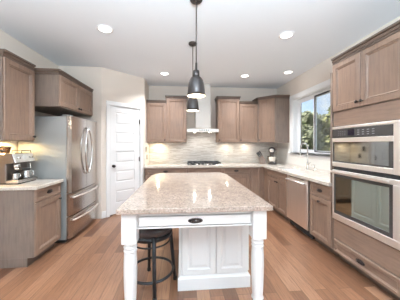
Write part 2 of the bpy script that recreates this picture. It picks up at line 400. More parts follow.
pl = mesh_of(cup_pull(), 'pull', 'bronze')

# ------------------------------------------------------------------ cabinets: local x along the front, -y out of it, origin back left bottom
SHAKER = [(0, .005), (.004, 0), (.056, 0), (.060, .009), (.066, .005), (.070, .006), (.078, .014)]
SLIM = [(0, .005), (.004, 0), (.028, 0), (.031, .008), (.035, .005), (.038, .006), (.044, .012)]
CROWN = [(-.020, .002), (-.020, .011), (-.006, .011), (-.004, .004), (.003, .004), (.005, .015), (.027, .021), (.029, .011), (.036, .011), (.038, .030), (.058, .030)]
def crown(root, poly, flags, z, prof=CROWN, m='crown'):
    rs = []
    for dz, e in prof: rs.append([(x, y, z+dz) for x, y in offset_poly(poly, flags, e)])
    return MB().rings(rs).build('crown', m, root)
def cabinet(name, label, cat, loc, rz, w, d, h, fronts, toe=True, crownflags=None, group=None, z_top=None, carc='wood', hollow=False):
    r = thing(name, label, cat, loc, rz, group)
    mb = MB()
    if toe:
        if hollow:
            mb.box(0, .018, -d+.021, 0, .1, h).box(w-.018, w, -d+.021, 0, .1, h).box(.018, w-.018, -d+.021, 0, .1, .118).box(.018, w-.018, -.012, 0, .118, h).box(.018, .26, -d+.021, -d+.04, .118, h).box(.26, w-.018, -d+.021, -d+.04, .66, h).box(.655, .687, -d+.021, -d+.04, .118, .66)
        else: mb.box(0, w, -d+.021, 0, .1, h, .0015)
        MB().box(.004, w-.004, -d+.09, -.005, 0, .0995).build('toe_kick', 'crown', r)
    else: mb.box(0, w, -d+.021, 0, 0, h, .0015)
    mb.build('carcass', carc, r)
    if crownflags: crown(r, [(0, 0), (0, -d+.02), (w, -d+.02), (w, 0)], crownflags, h)
    for f in fronts:
        kind, x0, x1, z0, z1 = f[:5]; hw = f[5] if len(f) > 5 else None
        st = SHAKER if kind == 'door' else SLIM
        m_ = 'wood' if kind == 'door' else 'wood_h'
        if kind == 'door' and x1-x0 < .26: st = SLIM
        o = MB().front(x0, x1, z0, z1, -d, st).build('door' if kind == 'door' else 'drawer_front', m_, r)
        if hw:
            for q in hw:
                if kind == 'door': share('knob', kn, o, (q[0], -d, q[1]))
                else: share('pull', pl, o, (q[0], -d+(.008 if len(q) > 2 else 0), q[1]))
    return r
R_, L_ = rad(-90), rad(90)     # facing -X (right wall), facing +X (left wall)

# left run
cabinet('base_cabinet', 'taupe base cabinet left of the refrigerator, with plain end panel, drawer and door', 'cabinet', (XL+.002, 2.462, 0), L_, .488, .622, .874,
        [('drawer', .006, .482, .722, .866, [(.245, .800)]), ('door', .006, .482, .108, .714, [(.44, .66)])], carc='panel')
cabinet('upper_cabinet', 'taupe single-door upper cabinet above the espresso machine', 'cabinet', (XL+.002, 2.385, 1.43), L_, .468, .35, .940,
        [('door', .008, .462, .010, .915, [(.432, .06)])], False, (0, 1, 0, 0), carc='panel')
oc = cabinet('upper_cabinet', 'deep two-door cabinet over the refrigerator', 'cabinet', (XL+.002, 2.922, 1.905), L_, 1.022, .62, .445,
        [('door', .008, .508, .012, .435, [(.480, .05)]), ('door', .514, 1.014, .012, .435, [(.542, .05)])], False, (1, 1, 0, 0), carc='panel')
MB().box(.0, .0035, -.53, -.005, 0, .0995).build('end_panel', 'panel', bpy.data.objects['base_cabinet'])
# pantry-corner to cooktop uppers on the back wall
cabinet('upper_cabinet', 'shorter upper cabinet next to the pantry wall, left of the hood', 'cabinet', (-.840, YB-.002, 1.43), 0, .454, .33, .925,
        [('door', .008, .446, .010, .915, [(.418, .06)])], False, (0, 1, 0, 0))
cabinet('upper_cabinet', 'taller upper cabinet immediately left of the range hood', 'cabinet', (-.384, YB-.002, 1.43), 0, .470, .355, 1.03,
        [('door', .008, .462, .010, 1.02, [(.434, .06)])], False, (1, 1, 1, 0))
cabinet('upper_cabinet', 'taller upper cabinet immediately right of the range hood', 'cabinet', (.820, YB-.002, 1.43), 0, .520, .355, 1.04,
        [('door', .008, .512, .010, 1.03, [(.036, .06)])], False, (1, 1, 1, 0))
cabinet('upper_cabinet', 'shorter upper cabinet between the tall one and the angled corner one', 'cabinet', (1.342, YB-.002, 1.43), 0, .456, .33, .935,
        [('door', .008, .448, .010, .925, [(.036, .06)])], False, (0, 1, 0, 0))
# angled corner upper
r = thing('corner_cabinet', 'angled corner upper cabinet beside the window', 'cabinet', (1.802, YB-.002, 1.43), 0)
wX = XR-.002-1.802
ep = [(0, 0), (0, -.31), (.315, -.618), (wX, -.618), (wX, 0)]
MB().prism(ep, 0, 1.03).build('carcass', 'panel', r)
crown(r, ep, (1, 1, 1, 0, 0), 1.03)
a = Vector((0, -.31)); bq = Vector((.315, -.618)); an = math.atan2(bq.y-a.y, bq.x-a.x); ln = (bq-a).length
dd = MB().front(.03, ln-.03, .010, 1.02, -.020, SHAKER, .019).build('door', 'wood', r)
dd.location = (a.x, a.y, 0); dd.rotation_euler.z = an
share('knob', kn, dd, (.06, -.02, .06))
# back run of base cabinets
BY = YB-.014
cabinet('base_cabinet', 'wide base cabinet left of the cooktop', 'cabinet', (-.828, BY, 0), 0, .912, .606, .874,
        [('drawer', .006, .906, .722, .866, [(.45, .795)]), ('door', .006, .453, .108, .714, [(.42, .66)]), ('door', .459, .906, .108, .714, [(.49, .66)])])
cabinet('base_cabinet', 'base cabinet under the cooktop with a plain false drawer', 'cabinet', (.086, BY, 0), 0, .790, .606, .874,
        [('drawer', .006, .784, .722, .866), ('door', .006, .392, .108, .714, [(.36, .66)]), ('door', .398, .784, .108, .714, [(.43, .66)])])
cabinet('base_cabinet', 'base cabinet right of the cooktop with one drawer above a door', 'cabinet', (.878, BY, 0), 0, .630, .606, .874,
        [('drawer', .006, .624, .722, .866, [(.315, .795)]), ('door', .006, .624, .108, .714, [(.05, .66)])])
r = cabinet('base_cabinet', 'narrow full-height-door base cabinet in the back right corner', 'cabinet', (1.510, BY, 0), 0, .906, .606, .874,
        [('door', .006, .235, .108, .866)])
# right run
RXB = XR-.014
cabinet('base_cabinet', 'sink base cabinet under the window with false drawer and two doors', 'cabinet', (RXB, 4.496, 0), R_, 1.050, .606, .874,
        [('drawer', .215, 1.022, .732, .860), ('door', .215, .668, .108, .722, [(.630, .66)]), ('door', .674, 1.044, .108, .722, [(.71, .66)])], hollow=True)
cabinet('base_cabinet', 'narrow base cabinet between the dishwasher and the oven tower', 'cabinet', (RXB, 2.805, 0), R_, .440, .606, .874,
        [('drawer', .012, .434, .690, .858, [(.225, .775)]), ('door', .012, .434, .108, .680, [(.225, .63)])])
# oven tower
tw = thing('oven_cabinet', 'tall oven cabinet at right framing the microwave and oven', 'cabinet', (XR-.002, 2.355, 0), R_)
wT, dT = .85, .618
mb = MB()                                   # local x 0..wT towards the camera
mb.box(0, .021, -dT+.021, 0, .09, 2.373).box(wT-.05, wT, -dT+.021, 0, .09, 2.373)
mb.box(.021, wT-.05, -.02, 0, .09, 2.373)
for za, zb in ((.09, .492), (1.598, 2.373)): mb.box(.021, wT-.05, -dT+.021, -.02, za, zb)
mb.box(.021, wT-.05, -.40, -.02, 1.103, 1.117)
mb.build('carcass', 'panel', tw)
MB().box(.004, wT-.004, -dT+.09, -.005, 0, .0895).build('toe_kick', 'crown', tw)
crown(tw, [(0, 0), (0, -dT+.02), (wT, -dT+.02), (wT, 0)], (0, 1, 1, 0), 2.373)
MB().box(-.028, -.001, -dT+.002, -.016, .916, 2.27, .002).build('side_panel', 'panel', tw)
for x0, x1, kx in ((.010, .398, .372), (.404, .840, .430)):
    o = MB().front(x0, x1, 1.780, 2.345, -dT, SHAKER).build('door', 'wood', tw); share('knob', kn, o, (kx, -dT, 1.833))
o = MB().front(.030, .800, .100, .252, -dT, SLIM).build('drawer_front', 'wood_h', tw); share('pull', pl, o, (.400, -dT+.004, .178))
MB().box(.02, wT-.06, -dT+.012, -dT+.021, .266, .484, .002).build('filler_panel', 'wood_h', tw)
MB().box(.02, wT-.06, -dT+.012, -dT+.021, 1.606, 1.770, .002).build('filler_panel', 'wood_h', tw)

# worktops
tag(MB().box(XL+.002, -1.640, 2.440, 2.962, .8745, .914, .004).build('worktop', 'quartz'), 'pale granite worktop under the espresso machine', 'worktop')
wk = [(-.830, YB-.013), (-.830, 4.468), (1.784, 4.468), (1.784, 2.362), (XR-.013, 2.362), (XR-.013, YB-.013)]
SX0, SX1, SY0, SY1 = 1.895, 2.275, 3.49, 4.12
mb = MB(); zt, zb_ = .914, .8745
mb.box(-.830, XR-.013, 4.468, YB-.013, zb_, zt)
mb.box(1.784, XR-.013, SY1, 4.468, zb_, zt).box(1.784, XR-.013, 2.362, SY0, zb_, zt)
mb.box(1.784, SX0, SY0, SY1, zb_, zt).box(SX1, XR-.013, SY0, SY1, zb_, zt)
tag(mb.build('worktop', 'quartz'), 'long L-shaped pale granite worktop along the back wall and under the window', 'worktop')

# ------------------------------------------------------------------ sink, faucet, soap pump
r = thing('sink', 'white undermount sink below the window', 'sink', (2.085, 3.805, .874))
q = .012
bw, bl = (SX1-SX0)/2+.001, (SY1-SY0)/2+.001
def rr(hx, hy, z): return [(-hx, -hy, z), (hx, -hy, z), (hx, hy, z), (-hx, hy, z)]
MB().rings([rr(bw+.02, bl+.02, 0), rr(bw+.02, bl+.02, -.19), rr(bw, bl, -.19)], False, True).rings([rr(bw+.02, bl+.02, 0), rr(bw, bl, 0), rr(bw-.015, bl-.015, -.17)], False, True).build('basin', 'vinyl', r)
MB().lathe([(.04, -.169), (.04, -.166), (.02, -.168)], seg=16).build('drain', 'chrome', r)
f = thing('faucet', 'chrome pull-down faucet with tall arched spout behind the sink', 'faucet', (2.335, 3.655, .914))
MB().lathe([(.028, 0), (.028, .012), (.020, .02), (.018, .1), (.020, .11), (.018, .13), (.013, .14)]).build('base', 'chrome', f)
dx, dy = -.085, .095; arc = [(0, 0, .13), (0, 0, .40)]
for i in range(1, 11):
    t = PI*i/10; k = (1-math.cos(t))/2; arc.append((dx*k, dy*k, .40+.10*math.sin(t)))
arc.append((dx, dy, .37))
MB().tube(arc, .012, 12).build('spout', 'chrome', f)
MB().lathe([(.013, .37), (.015, .36), (.017, .29), (.019, .262), (.014, .258)], (dx, dy, 0), seg=16).build('spray_head', 'chrome', f)
MB().tube([(0, -.015, .10), (.0, -.05, .115), (.0, -.085, .15)], [.008, .007, .006], 10).build('lever', 'chrome', f)
f = thing('soap_dispenser', 'small chrome soap pump right of the faucet', 'soap pump', (2.345, 3.47, .914))
MB().lathe([(.018, 0), (.018, .008), (.011, .012), (.011, .075), (.006, .08), (.006, .10), (.013, .102), (.013, .112), (.004, .114)], seg=16).build('pump_body', 'chrome', f)
MB().tube([(0, 0, .106), (-.05, 0, .108), (-.06, 0, .10)], .005, 8).build('nozzle', 'chrome', f)

# ------------------------------------------------------------------ dishwasher
r = thing('dishwasher', 'stainless steel dishwasher to the right of the sink cabinet', 'dishwasher', (RXB, 3.441, 0), R_)
MB().box(.004, .626, -.575, -.01, .10, .868).build('tub', 'rubber', r)
MB().box(.006, .612, -.614, -.578, .125, .862, .006).build('door', 'steel_l', r)
MB().box(.01, .62, -.55, -.05, .012, .0995).build('toe_kick', 'rubber', r)
mb = MB().tube([(.05, -.648, .800), (.315, -.656, .800), (.58, -.648, .800)], .012, 12)
for x in (.07, .56): mb.tube([(x, -.615, .800), (x, -.649, .800)], .009, 8)
mb.build('handle', 'steel_l', r)
for x in (.06, .57): MB().lathe([(.018, 0), (.018, .012), (.008, .014)], (x, -.1, 0), seg=12).build('foot', 'rubber', r)
MB().box(.10, .52, -.616, -.614, .848, .858).build('control_strip', 'blackglass', r)

# ------------------------------------------------------------------ microwave and oven in the tower; local x 0..  towards the camera
def hbar(mb, x0, x1, y, z, r0, yb):
    mb.box(x0, x1, y-r0, y+r0, z-r0, z+r0, r0*.6, seg=2)
    for x in (x0+.04, x1-.04): mb.box(x-.012, x+.012, y+r0*.5, yb, z-r0*.6, z+r0*.6)
    return mb
OX = .021
r = thing('microwave', 'built-in stainless microwave above the oven, dark glass door', 'microwave', (XR-.03, 2.355, 1.119), R_)
wO = .776; yF = -.600
MB().box(OX+.004, OX+wO-.004, -.55, -.02, .002, .47).build('casing', 'rubber', r)
fr = MB()
fr.box(OX, OX+wO, yF, yF+.03, .448, .476, .003).box(OX+wO-.055, OX+wO, yF, yF+.03, .008, .448, .003)
fr.build('trim_frame', 'steel_l', r)
p = MB().box(OX+.006, OX+wO-.056, yF-.002, yF+.028, .352, .447, .002).build('control_panel', 'ctlglass', r, 'black glass control strip')
MB().box(OX+.235, OX+.325, yF-.0035, yF-.0022, .368, .432).build('display', 'display', p)
for i in range(4):
    for j in range(3):
        MB().box(OX+.10+i*.03, OX+.115+i*.03, yF-.0032, yF-.0022, .375+j*.02, .379+j*.02).build('touch_key', 'keys', p)
        MB().box(OX+.36+i*.055, OX+.385+i*.055, yF-.0032, yF-.0022, .372+j*.022, .378+j*.022).build('touch_key', 'keys', p)
d = MB().box(OX, OX+wO-.056, yF, yF+.03, .010, .062, .003).box(OX, OX+.006, yF, yF+.03, .062, .346).box(OX, OX+wO-.056, yF, yF+.03, .296, .346, .003).build('door', 'steel_l', r)
MB().box(OX+.006, OX+wO-.056, yF+.004, yF+.024, .062, .296).build('window', 'microglass', d, 'dark reflective glass')
MB().box(OX+.006, OX+wO-.056, yF+.0025, yF+.0038, .062, .078).box(OX+wO-.096, OX+wO-.056, yF+.0025, yF+.0038, .078, .296).box(OX+.006, OX+.03, yF+.0025, yF+.0038, .078, .296).build('window_border', 'ctlglass', d)
r = thing('oven', 'stainless built-in oven with large dark glass window below the microwave', 'oven', (XR-.03, 2.355, .494), R_)
MB().box(OX+.004, OX+wO-.004, -.55, -.02, .002, .605).build('casing', 'rubber', r)
d = MB().box(OX, OX+wO, yF, yF+.03, .006, .078, .003).box(OX, OX+.026, yF, yF+.03, .078, .545, .002).box(OX+wO-.060, OX+wO, yF, yF+.03, .078, .545, .003).box(OX, OX+wO, yF, yF+.03, .545, .592, .003).build('door', 'steel_l', r)
MB().box(OX+.026, OX+wO-.060, yF+.004, yF+.024, .078, .545).build('window', 'blackglass', d, 'dark reflective glass')
MB().box(OX+.026, OX+wO-.060, yF+.0025, yF+.0038, .078, .118).box(OX+.026, OX+wO-.060, yF+.0025, yF+.0038, .515, .545).box(OX+.026, OX+.05, yF+.0025, yF+.0038, .118, .515).box(OX+wO-.092, OX+wO-.060, yF+.0025, yF+.0038, .118, .515).build('window_border', 'ctlglass', d)
hbar(MB(), OX+.01, OX+wO-.065, yF-.034, .572, .012, yF).build('handle', 'steel_l', d)
mb = MB()
mb.box(OX+.002, OX+wO-.002, yF+.016, yF+.15, .5935, .6245)  # black strip stands in for the shaded gap under the microwave
mb.build('dark_gap_strip', 'rubber', r)

# ------------------------------------------------------------------ refrigerator
r = thing('refrigerator', 'stainless french-door refrigerator with two bottom drawers and gray side', 'refrigerator', (-2.26, 3.0, 0), L_)
fw, fd = .91, .630                      # local x 0..fw (away from the camera), body depth
MB().box(.0, fw, -fd, 0, .05, 1.78, .004).build('body', 'fridge_side', r)
MB().box(.03, fw-.03, -fd+.03, -.02, .0, .05).build('base_grille', 'rubber', r)
def fdoor(x0, x1, z0, z1, name, curve_l, curve_r):
    n = 12; ring = []
    for i in range(n+1):
        t = i/n; x = x0+(x1-x0)*t
        gx = (x/fw-.5)*2; y = -fd-.050-.022*(1-gx*gx)
        e = 0
        if curve_l and x-x0 < .03: e = .02*(1-(x-x0)/.03)**2
        if curve_r and x1-x < .03: e = .02*(1-(x1-x)/.03)**2
        ring.append((x, y+e))
    outline = [(x1, -fd-.006), (x0, -fd-.006)]+ring
    R = [[(x, y, z) for x, y in outline] for z in (z0, z1)]
    mb = MB(); mb.rings(R)
    return mb.build(name, 'steel', r)
mid = fw/2
dl = fdoor(.0, mid-.003, .702, 1.79, 'door', 1, 0)
dr = fdoor(mid+.003, fw, .702, 1.79, 'door', 0, 1)
d1 = fdoor(.0, fw, .378, .690, 'drawer', 1, 1)
d2 = fdoor(.0, fw, .060, .366, 'drawer', 1, 1)
for x, o, s_ in ((mid-.028, dl, -1), (mid+.028, dr, 1)):
    pts = [(x, -fd-.073, .93)]
    for i in range(13):
        t = i/12; pts.append((x+s_*.085*math.sin(PI*t), -fd-.097-.012*math.sin(PI*t), .935+.715*t))
    pts.append((x, -fd-.073, 1.655))
    MB().tube(pts, .0125, 10).build('handle', 'chrome', o)
for z, o in ((.635, d1), (.312, d2)):
    pts = [(.05, -fd-.060, z)]
    for i in range(13):
        t = i/12; pts.append((.055+.80*t, -fd-.080-.05*math.sin(PI*t)**.8, z))
    pts.append((fw-.05, -fd-.060, z))
    MB().tube(pts, .0135, 10).build('handle', 'steel_l', o)
for x in (.05, fw-.05): MB().box(x-.04, x+.04, -fd-.05, -fd+.06, 1.791, 1.806, .003).build('hinge_cover', 'fridge_side', r)

# ------------------------------------------------------------------ hood and cooktop
r = thing('range_hood', 'stainless chimney range hood above the cooktop', 'range hood', (.455, YB-.014, 1.672))
MB().box(-.366, .362, -.475, 0, .0, .018, .002).box(-.366, .362, -.48, 0, .018, .068, .004).build('canopy', 'steel_l', r)
R = [[(-.36, -.475, .066), (.356, -.475, .066), (.356, -.002, .066), (-.36, -.002, .066)], [(-.17, -.272, .12), (.215, -.272, .12), (.215, -.002, .12), (-.17, -.002, .12)]]
MB().rings(R).build('shoulder', 'steel_l', r)
MB().box(-.155, .205, -.262, -.002, .118, .70, .003).box(-.148, .198, -.256, -.002, .70, HC-1.672-.001, .002).build('chimney', 'steel_m', r)
mb = MB()
for i in range(5): mb.box(-.09+i*.05, -.055+i*.05, -.4825, -.4795, .034, .052)
mb.build('button', 'rubber', r)
for x in (-.19, .185): MB().box(x-.16, x+.16, -.44, -.04, -.004, -.0002, .001).build('filter', 'steel', r)
for x in (-.30, .30):
    MB().lathe([(.020, -.0055), (.020, -.0062), (.001, -.0062)], (x*.6, -.24, 0), seg=18).build('hood_lens', 'led', r)
    l = lamp('hood_light', 'AREA', (x*.6, -.24, -.015), (rad(-12), 0, 0), 1.1, (1, .93, .82), shape='DISK', size=.05); l.parent = r
r = thing('cooktop', 'gas cooktop with black cast iron grates', 'cooktop', (.485, 4.80, .914))
MB().box(-.385, .385, -.25, .25, .0, .012, .004).build('tray', 'steel', r)
for cx in (-.255, 0, .255):
    g = MB()
    for x in (-.115, 0, .115): g.box(cx+x-.007, cx+x+.007, -.21, .235, .046, .064)
    for y in (-.21, -.10, .01, .12, .235): g.box(cx-.122, cx+.122, y-.007, y+.007, .047, .063)
    for x in (-.115, .115):
        for y in (-.205, .01, .23): g.box(cx+x-.008, cx+x+.008, y-.008, y+.008, .013, .047)
    g.build('grate', 'iron', r)
for x, y, s_ in ((-.255, -.1, 1), (-.255, .12, 1.2), (0, .02, 1.5), (.255, -.1, 1.2), (.255, .12, 1)):
    MB().lathe([(.045*s_, .0125), (.045*s_, .022), (.034*s_, .024), (.034*s_, .034), (.02*s_, .038)], (x, y, 0), seg=18).build('burner', 'iron', r)
for i in range(5): MB().lathe([(.019, .0125), (.019, .016), (.015, .018), (.014, .040), (.008, .042)], (-.16+i*.08, -.232, 0), seg=14).build('knob', 'steel', r)

# ------------------------------------------------------------------ island
il = thing('kitchen_island', 'white painted island with turned front legs, apron drawer and paneled base', 'island', (.1, 2.45, 0))
def isl(mb, name, m='iswhite', parent=None, label=None):
    o = mb.build(name, m, parent or il, label)
    if parent is None: o.location = (-.1, -2.45, 0)
    return o
def leg(cx, cy):
    h = .056; mb = MB()
    mb.box(cx-h, cx+h, cy-h, cy+h, .635, .8735, .005)
    sq = []
    mb.lathe([(.050, .636), (.052, .628), (.047, .618), (.044, .612), (.050, .604), (.0505, .596), (.044, .588), (.0435, .583), (.050, .575), (.0505, .567), (.045, .558),
              (.047, .548), (.0495, .50), (.051, .42), (.049, .32), (.045, .22), (.042, .165), (.040, .160), (.047, .152), (.048, .144), (.040, .136), (.034, .126), (.036, .112), (.044, .085), (.047, .06), (.043, .03), (.034, .006), (.032, 0)], (cx, cy, 0), seg=28)
    return mb
isl(leg(-.406, 1.622), 'leg'); isl(leg(.606, 1.622), 'leg')
ap = MB(); yA = 1.590
ap.box(-.352, .552, yA, yA+.02, .842, .8735).box(-.352, .552, yA, yA+.02, .742, .754).box(-.352, -.345, yA, yA+.02, .754, .842).box(.545, .552, yA, yA+.02, .754, .842)
ap.box(-.352, .552, yA+.021, yA+.04, .745, .8735)
ap.box(-.452, -.432, 1.68, 3.30, .742, .8735).box(-.45, -.04, 3.28, 3.30, .742, .8735).box(.628, .646, 1.68, 1.96, .742, .8735)
isl(ap, 'apron')
dw = isl(MB().front(-.337, .537, .762, .834, yA-.006, [(0, .003), (.003, 0)], .018), 'drawer_front')
o = share('pull', pl, dw, (.096, yA-.004, .797)); o.scale = (1.1, 1, .92)
bx0, bx1, by0, by1 = -.028, .632, 1.962, 3.38
isl(MB().box(bx0, bx1, by0, by1, .10, .8735, .002), 'carcass')
pb = MB()
pb.rings([[(x, y, z) for x, y in ((bx0-e, by0-e), (bx1+e, by0-e), (bx1+e, by1), (bx0-e, by1))] for z, e in ((0, .022), (.108, .022), (.118, .016), (.124, .012), (.134, .006))])
isl(pb, 'plinth')
RAISED = [(0, .003), (.003, 0), (.050, 0), (.056, .006), (.064, .010), (.072, .010), (.095, .003), (.10, .003)]
isl(MB().front(bx0+.020, .313, .142, .862, by0-.019, RAISED, .018), 'raised_panel')
isl(MB().front(.319, bx1-.006, .142, .862, by0-.019, RAISED, .018), 'raised_panel')
isl(MB().box(bx0-.012, bx0+.014, by0-.012, by0+.03, .134, .8735, .004), 'corner_post')
# right side of the island: doors facing the sink
for k in range(3):
    ya, yb = 1.975+k*.468, 1.975+k*.468+.462
    q = MB().front(ya, yb, .142, .862, -.018, RAISED, .017); o = q.build('door', 'iswhite', il)
    o.rotation_euler.z = rad(90); o.location = (bx1-.1, -2.45, 0)
    share('knob', kn, o, (yb-.03, -.018, .80))
top = [(-.485, 1.53), (.695, 1.53), (.695, 3.24), (.615, 3.43), (-.375, 3.43), (-.485, 3.22)]
tb = MB()
tb.rings([[(x, y, z) for x, y in offset_poly(top, [1]*6, e)] for z, e in ((.8745, -.003), (.878, 0), (.910, 0), (.914, -.004))])
tag(tb.build('island_worktop', 'granite'), 'beige speckled granite slab with clipped far corners on the white island', 'worktop')

# ------------------------------------------------------------------ stool
st = thing('bar_stool', 'round backless stool with dark leather seat and black metal frame under the island', 'stool', (-.312, 2.06, 0))
MB().lathe([(.17, .535), (.196, .540), (.206, .555), (.208, .590), (.200, .612), (.18, .627), (.12, .634), (.0, .636)], seg=40).build('seat', 'leather', st)
MB().lathe([(.185, .498), (.199, .498), (.199, .54), (.185, .54), (.185, .498)], seg=40, cap0=False, cap1=False).lathe([(.186, .526), (.186, .534), (.0, .534)], seg=40).build('seat_ring', 'black', st)
angs = [rad(-75+90*i) for i in range(4)]
for a in angs:
    c_, s_ = math.cos(a), math.sin(a)
    lg = MB().tube([(c_*.188, s_*.188, .55), (c_*.205, s_*.205, .33), (c_*.236, s_*.236, .012)], [.018, .018, .016], 10)
    o = lg.build('leg', 'black', st)
    MB().lathe([(.020, 0), (.020, .03), (.014, .034)], (c_*.237, s_*.237, 0), seg=12).build('foot_cap', 'rubber', o)
    MB().lathe([(.009, 0), (.008, .005), (.003, .007)], (0, 0, 0), 'Y', 10).build('bolt', 'steel', o, loc=(c_*.197, s_*.197, .533), rotz=a+PI/2)
MB().ring((0, 0, .150), .212, .0125).build('foot_ring', 'black', st)
MB().ring((0, 0, .445), .180, .008).build('brace_ring', 'black', st)

# ------------------------------------------------------------------ pendants, recessed lamps
def pendant(loc, label):
    p = thing('pendant_lamp', label, 'pendant lamp', loc, 0, 'pendants over the island')
    MB().lathe([(.0, 0), (.062, 0), (.062, -.014), (.05, -.026), (.012, -.03), (.009, -.045)], seg=28).build('canopy', 'gun', p)
    z = 1.87-HC
    MB().tube([(0, 0, -.03), (0, 0, z+.32)], .0055, 10).build('stem', 'gun', p)
    MB().lathe([(.006, z+.335), (.010, z+.33), (.011, z+.265), (.016, z+.255), (.031, z+.25), (.033, z+.215), (.031, z+.20), (.031, z+.19)], seg=24).build('socket', 'gun', p)
    o = MB().lathe([(.030, z+.193), (.042, z+.188), (.056, z+.174), (.068, z+.152), (.078, z+.118), (.083, z+.07), (.086, z+.03), (.091, z), (.0885, z), (.0835, z+.03), (.0805, z+.07), (.0755, z+.116), (.0655, z+.150), (.054, z+.171), (.041, z+.184), (.028, z+.189)], seg=40, cap0=False, cap1=False).build('shade', 'gun', p)
    MB().lathe([(.0878, z+.002), (.0828, z+.03), (.0798, z+.07), (.0748, z+.115), (.0648, z+.148), (.053, z+.169), (.002, z+.180)], seg=40, cap0=False, cap1=False).build('lining', 'gun_in', o)
    MB().lathe([(.013, z+.170), (.014, z+.14), (.030, z+.10), (.036, z+.07), (.030, z+.04), (.012, z+.024), (.001, z+.022)], seg=20).build('bulb', 'bulb', p)
    l = lamp('bulb_light', 'POINT', (0, 0, z+.012), (0, 0, 0), PEND_W, (1, .86, .66), shadow_soft_size=.03); l.parent = p
    return p
pendant((.131, 2.025, HC), 'nearer gunmetal bell pendant lamp over the island, larger in view')
pendant((.140, 2.92, HC), 'farther gunmetal bell pendant lamp over the island, lower in view')
def can(x, y, label, k=1, spread=120):
    p = thing('recessed_light', label, 'ceiling light', (x, y, HC), 0, 'recessed ceiling lights')
    MB().lathe([(.098, -.0005), (.098, -.006), (.078, -.010), (.072, -.004), (.072, -.0005)], seg=32, cap0=False, cap1=False).build('trim_ring', 'vinyl', p)
    MB().lathe([(.072, -.003), (.0, -.003)], seg=32, cap0=False).build('lens', 'led', p)
    l = lamp('can_light', 'AREA', (0, 0, -.012), (0, 0, 0), CEIL_W, (.94, .97, 1), shape='DISK', size=.14, spread=rad(spread)); l.parent = p
    if k != 1: l.data.energy *= k
    return p
can(-.975, 2.648, 'lit recessed ceiling light nearest the left cabinets')
can(1.364, 2.595, 'lit recessed ceiling light in front of the oven tower, largest on the right')
can(-.377, 4.212, 'small lit recessed ceiling light near the pantry wall', 1.35)
can(1.300, 4.212, 'small lit recessed ceiling light right of the range hood', 1.35)
can(2.10, 3.93, 'lit recessed ceiling light over the sink window', .3, 75)
for x in (-.975, 1.364):
    for y in (-.9, -2.5): can(x, y, 'added recessed ceiling light for extra brightness, unseen behind the camera')  # unseen cans added behind the camera for more light

p = thing('fill_bowl', 'added metal bowl uplight behind the camera, fill light for the ceiling', 'pendant lamp', (0.05, -.75, HC))  # unseen fixture added to hold the ceiling fill light
MB().lathe([(.0, -.0005), (.07, -.0005), (.07, -.02), (.01, -.03)], seg=24).build('canopy', 'gun', p)
MB().tube([(0, 0, -.02), (0, 0, -1.13)], .008, 8).build('stem', 'gun', p)
MB().lathe([(.001, -1.15), (.12, -1.13), (.25, -1.06), (.36, -.96), (.355, -.958), (.245, -1.052), (.12, -1.12), (.001, -1.14)], seg=32).build('bowl', 'gun_in', p)
l = lamp('fill_bowl_light', 'AREA', (0, 0, -.965), (PI, 0, 0), FILL_BOWL_W, (.75, .90, 1), shape='DISK', size=.62); l.parent = p

# under-cabinet lamps
def puck(x, y, z, label, e=1.0, col=(1, .78, .48)):
    p = thing('under_cabinet_light', label, 'light', (x, y, z), 0, 'under-cabinet lights')
    MB().lathe([(.034, 0), (.034, -.010), (.030, -.012)], seg=20).build('housing', 'steel_l', p)
    MB().lathe([(.026, -.0125), (.0, -.0125)], seg=20, cap0=False).build('lens', 'puck', p)
    l = lamp('puck_light', 'AREA', (0, 0, -.016), (0, 0, 0), e, col, shape='DISK', size=.05); l.parent = p
puck(-.60, 4.97, 1.43, 'warm puck light under the short cabinet by the pantry wall', 2.6, (1, .80, .50))
puck(1.08, 4.97, 1.43, 'warm puck light under the tall cabinet right of the hood', 1.0, (1, .86, .66))
puck(1.57, 4.97, 1.43, 'warm puck light under the short cabinet right of the hood', 1.0, (1, .86, .66))
puck(-2.21, 2.56, 1.43, 'warm puck light over the near end of the espresso machine', 7, (1, .72, .34))
puck(-2.21, 2.78, 1.43, 'warm puck light over the far end of the espresso machine', 7, (1, .72, .34))

# outlets
def plate(name, loc, rz, label, m, two=True):
    p = thing(name, label, 'outlet', loc, rz)
    MB().box(-.036, .036, -.006, 0, -.058, .058, .002).build('plate', m, p)
    for z in ((-.022, .022) if two else (0,)): MB().box(-.015, .015, -.0085, -.0055, z-.014, z+.014, .002).build('socket' if two else 'toggle', m, p)
plate('outlet', (-.36, YB-.0122, 1.235), 0, 'white outlet on the backsplash under the tall left cabinet', 'plate')
plate('outlet', (1.23, YB-.0122, 1.205), 0, 'white outlet on the backsplash right of the cooktop', 'plate')
plate('light_switch', (-.8318, 4.68, 1.28), L_, 'dark switch plate on the pantry return, upper one', 'bronze', False)
plate('outlet', (-.8318, 4.80, 1.10), L_, 'dark outlet plate on the pantry return, just above the worktop', 'bronze')

# ------------------------------------------------------------------ countertop objects
# knife block
r = thing('knife_block', 'pale knife block with black-handled knives in the back right corner', 'knife block', (1.93, 4.80, .914), rad(-20))
prof = [(-.07, 0), (.06, 0), (.06, .10), (-.01, .215), (-.10, .15)]
MB().rings([[(x, -.045, z) for x, z in prof], [(x, .045, z) for x, z in prof]]).build('block', 'panel', r)
dn = Vector((-.53, 0, .848))
for i, (u, y) in enumerate(((-.02, -.025), (-.02, .005), (-.02, .032), (-.05, -.028), (-.05, .0), (-.05, .028), (-.078, -.012), (-.078, .022))):
    b0 = Vector((u, y, .207+(u+.02)*.72)); e = b0+dn*(.125-.012*(i % 3))
    MB().tube([b0-dn*.02, b0+dn*.02, e-dn*.01, e], [.011, .014, .017, .013], 8).build('knife_handle', 'rubber', r)
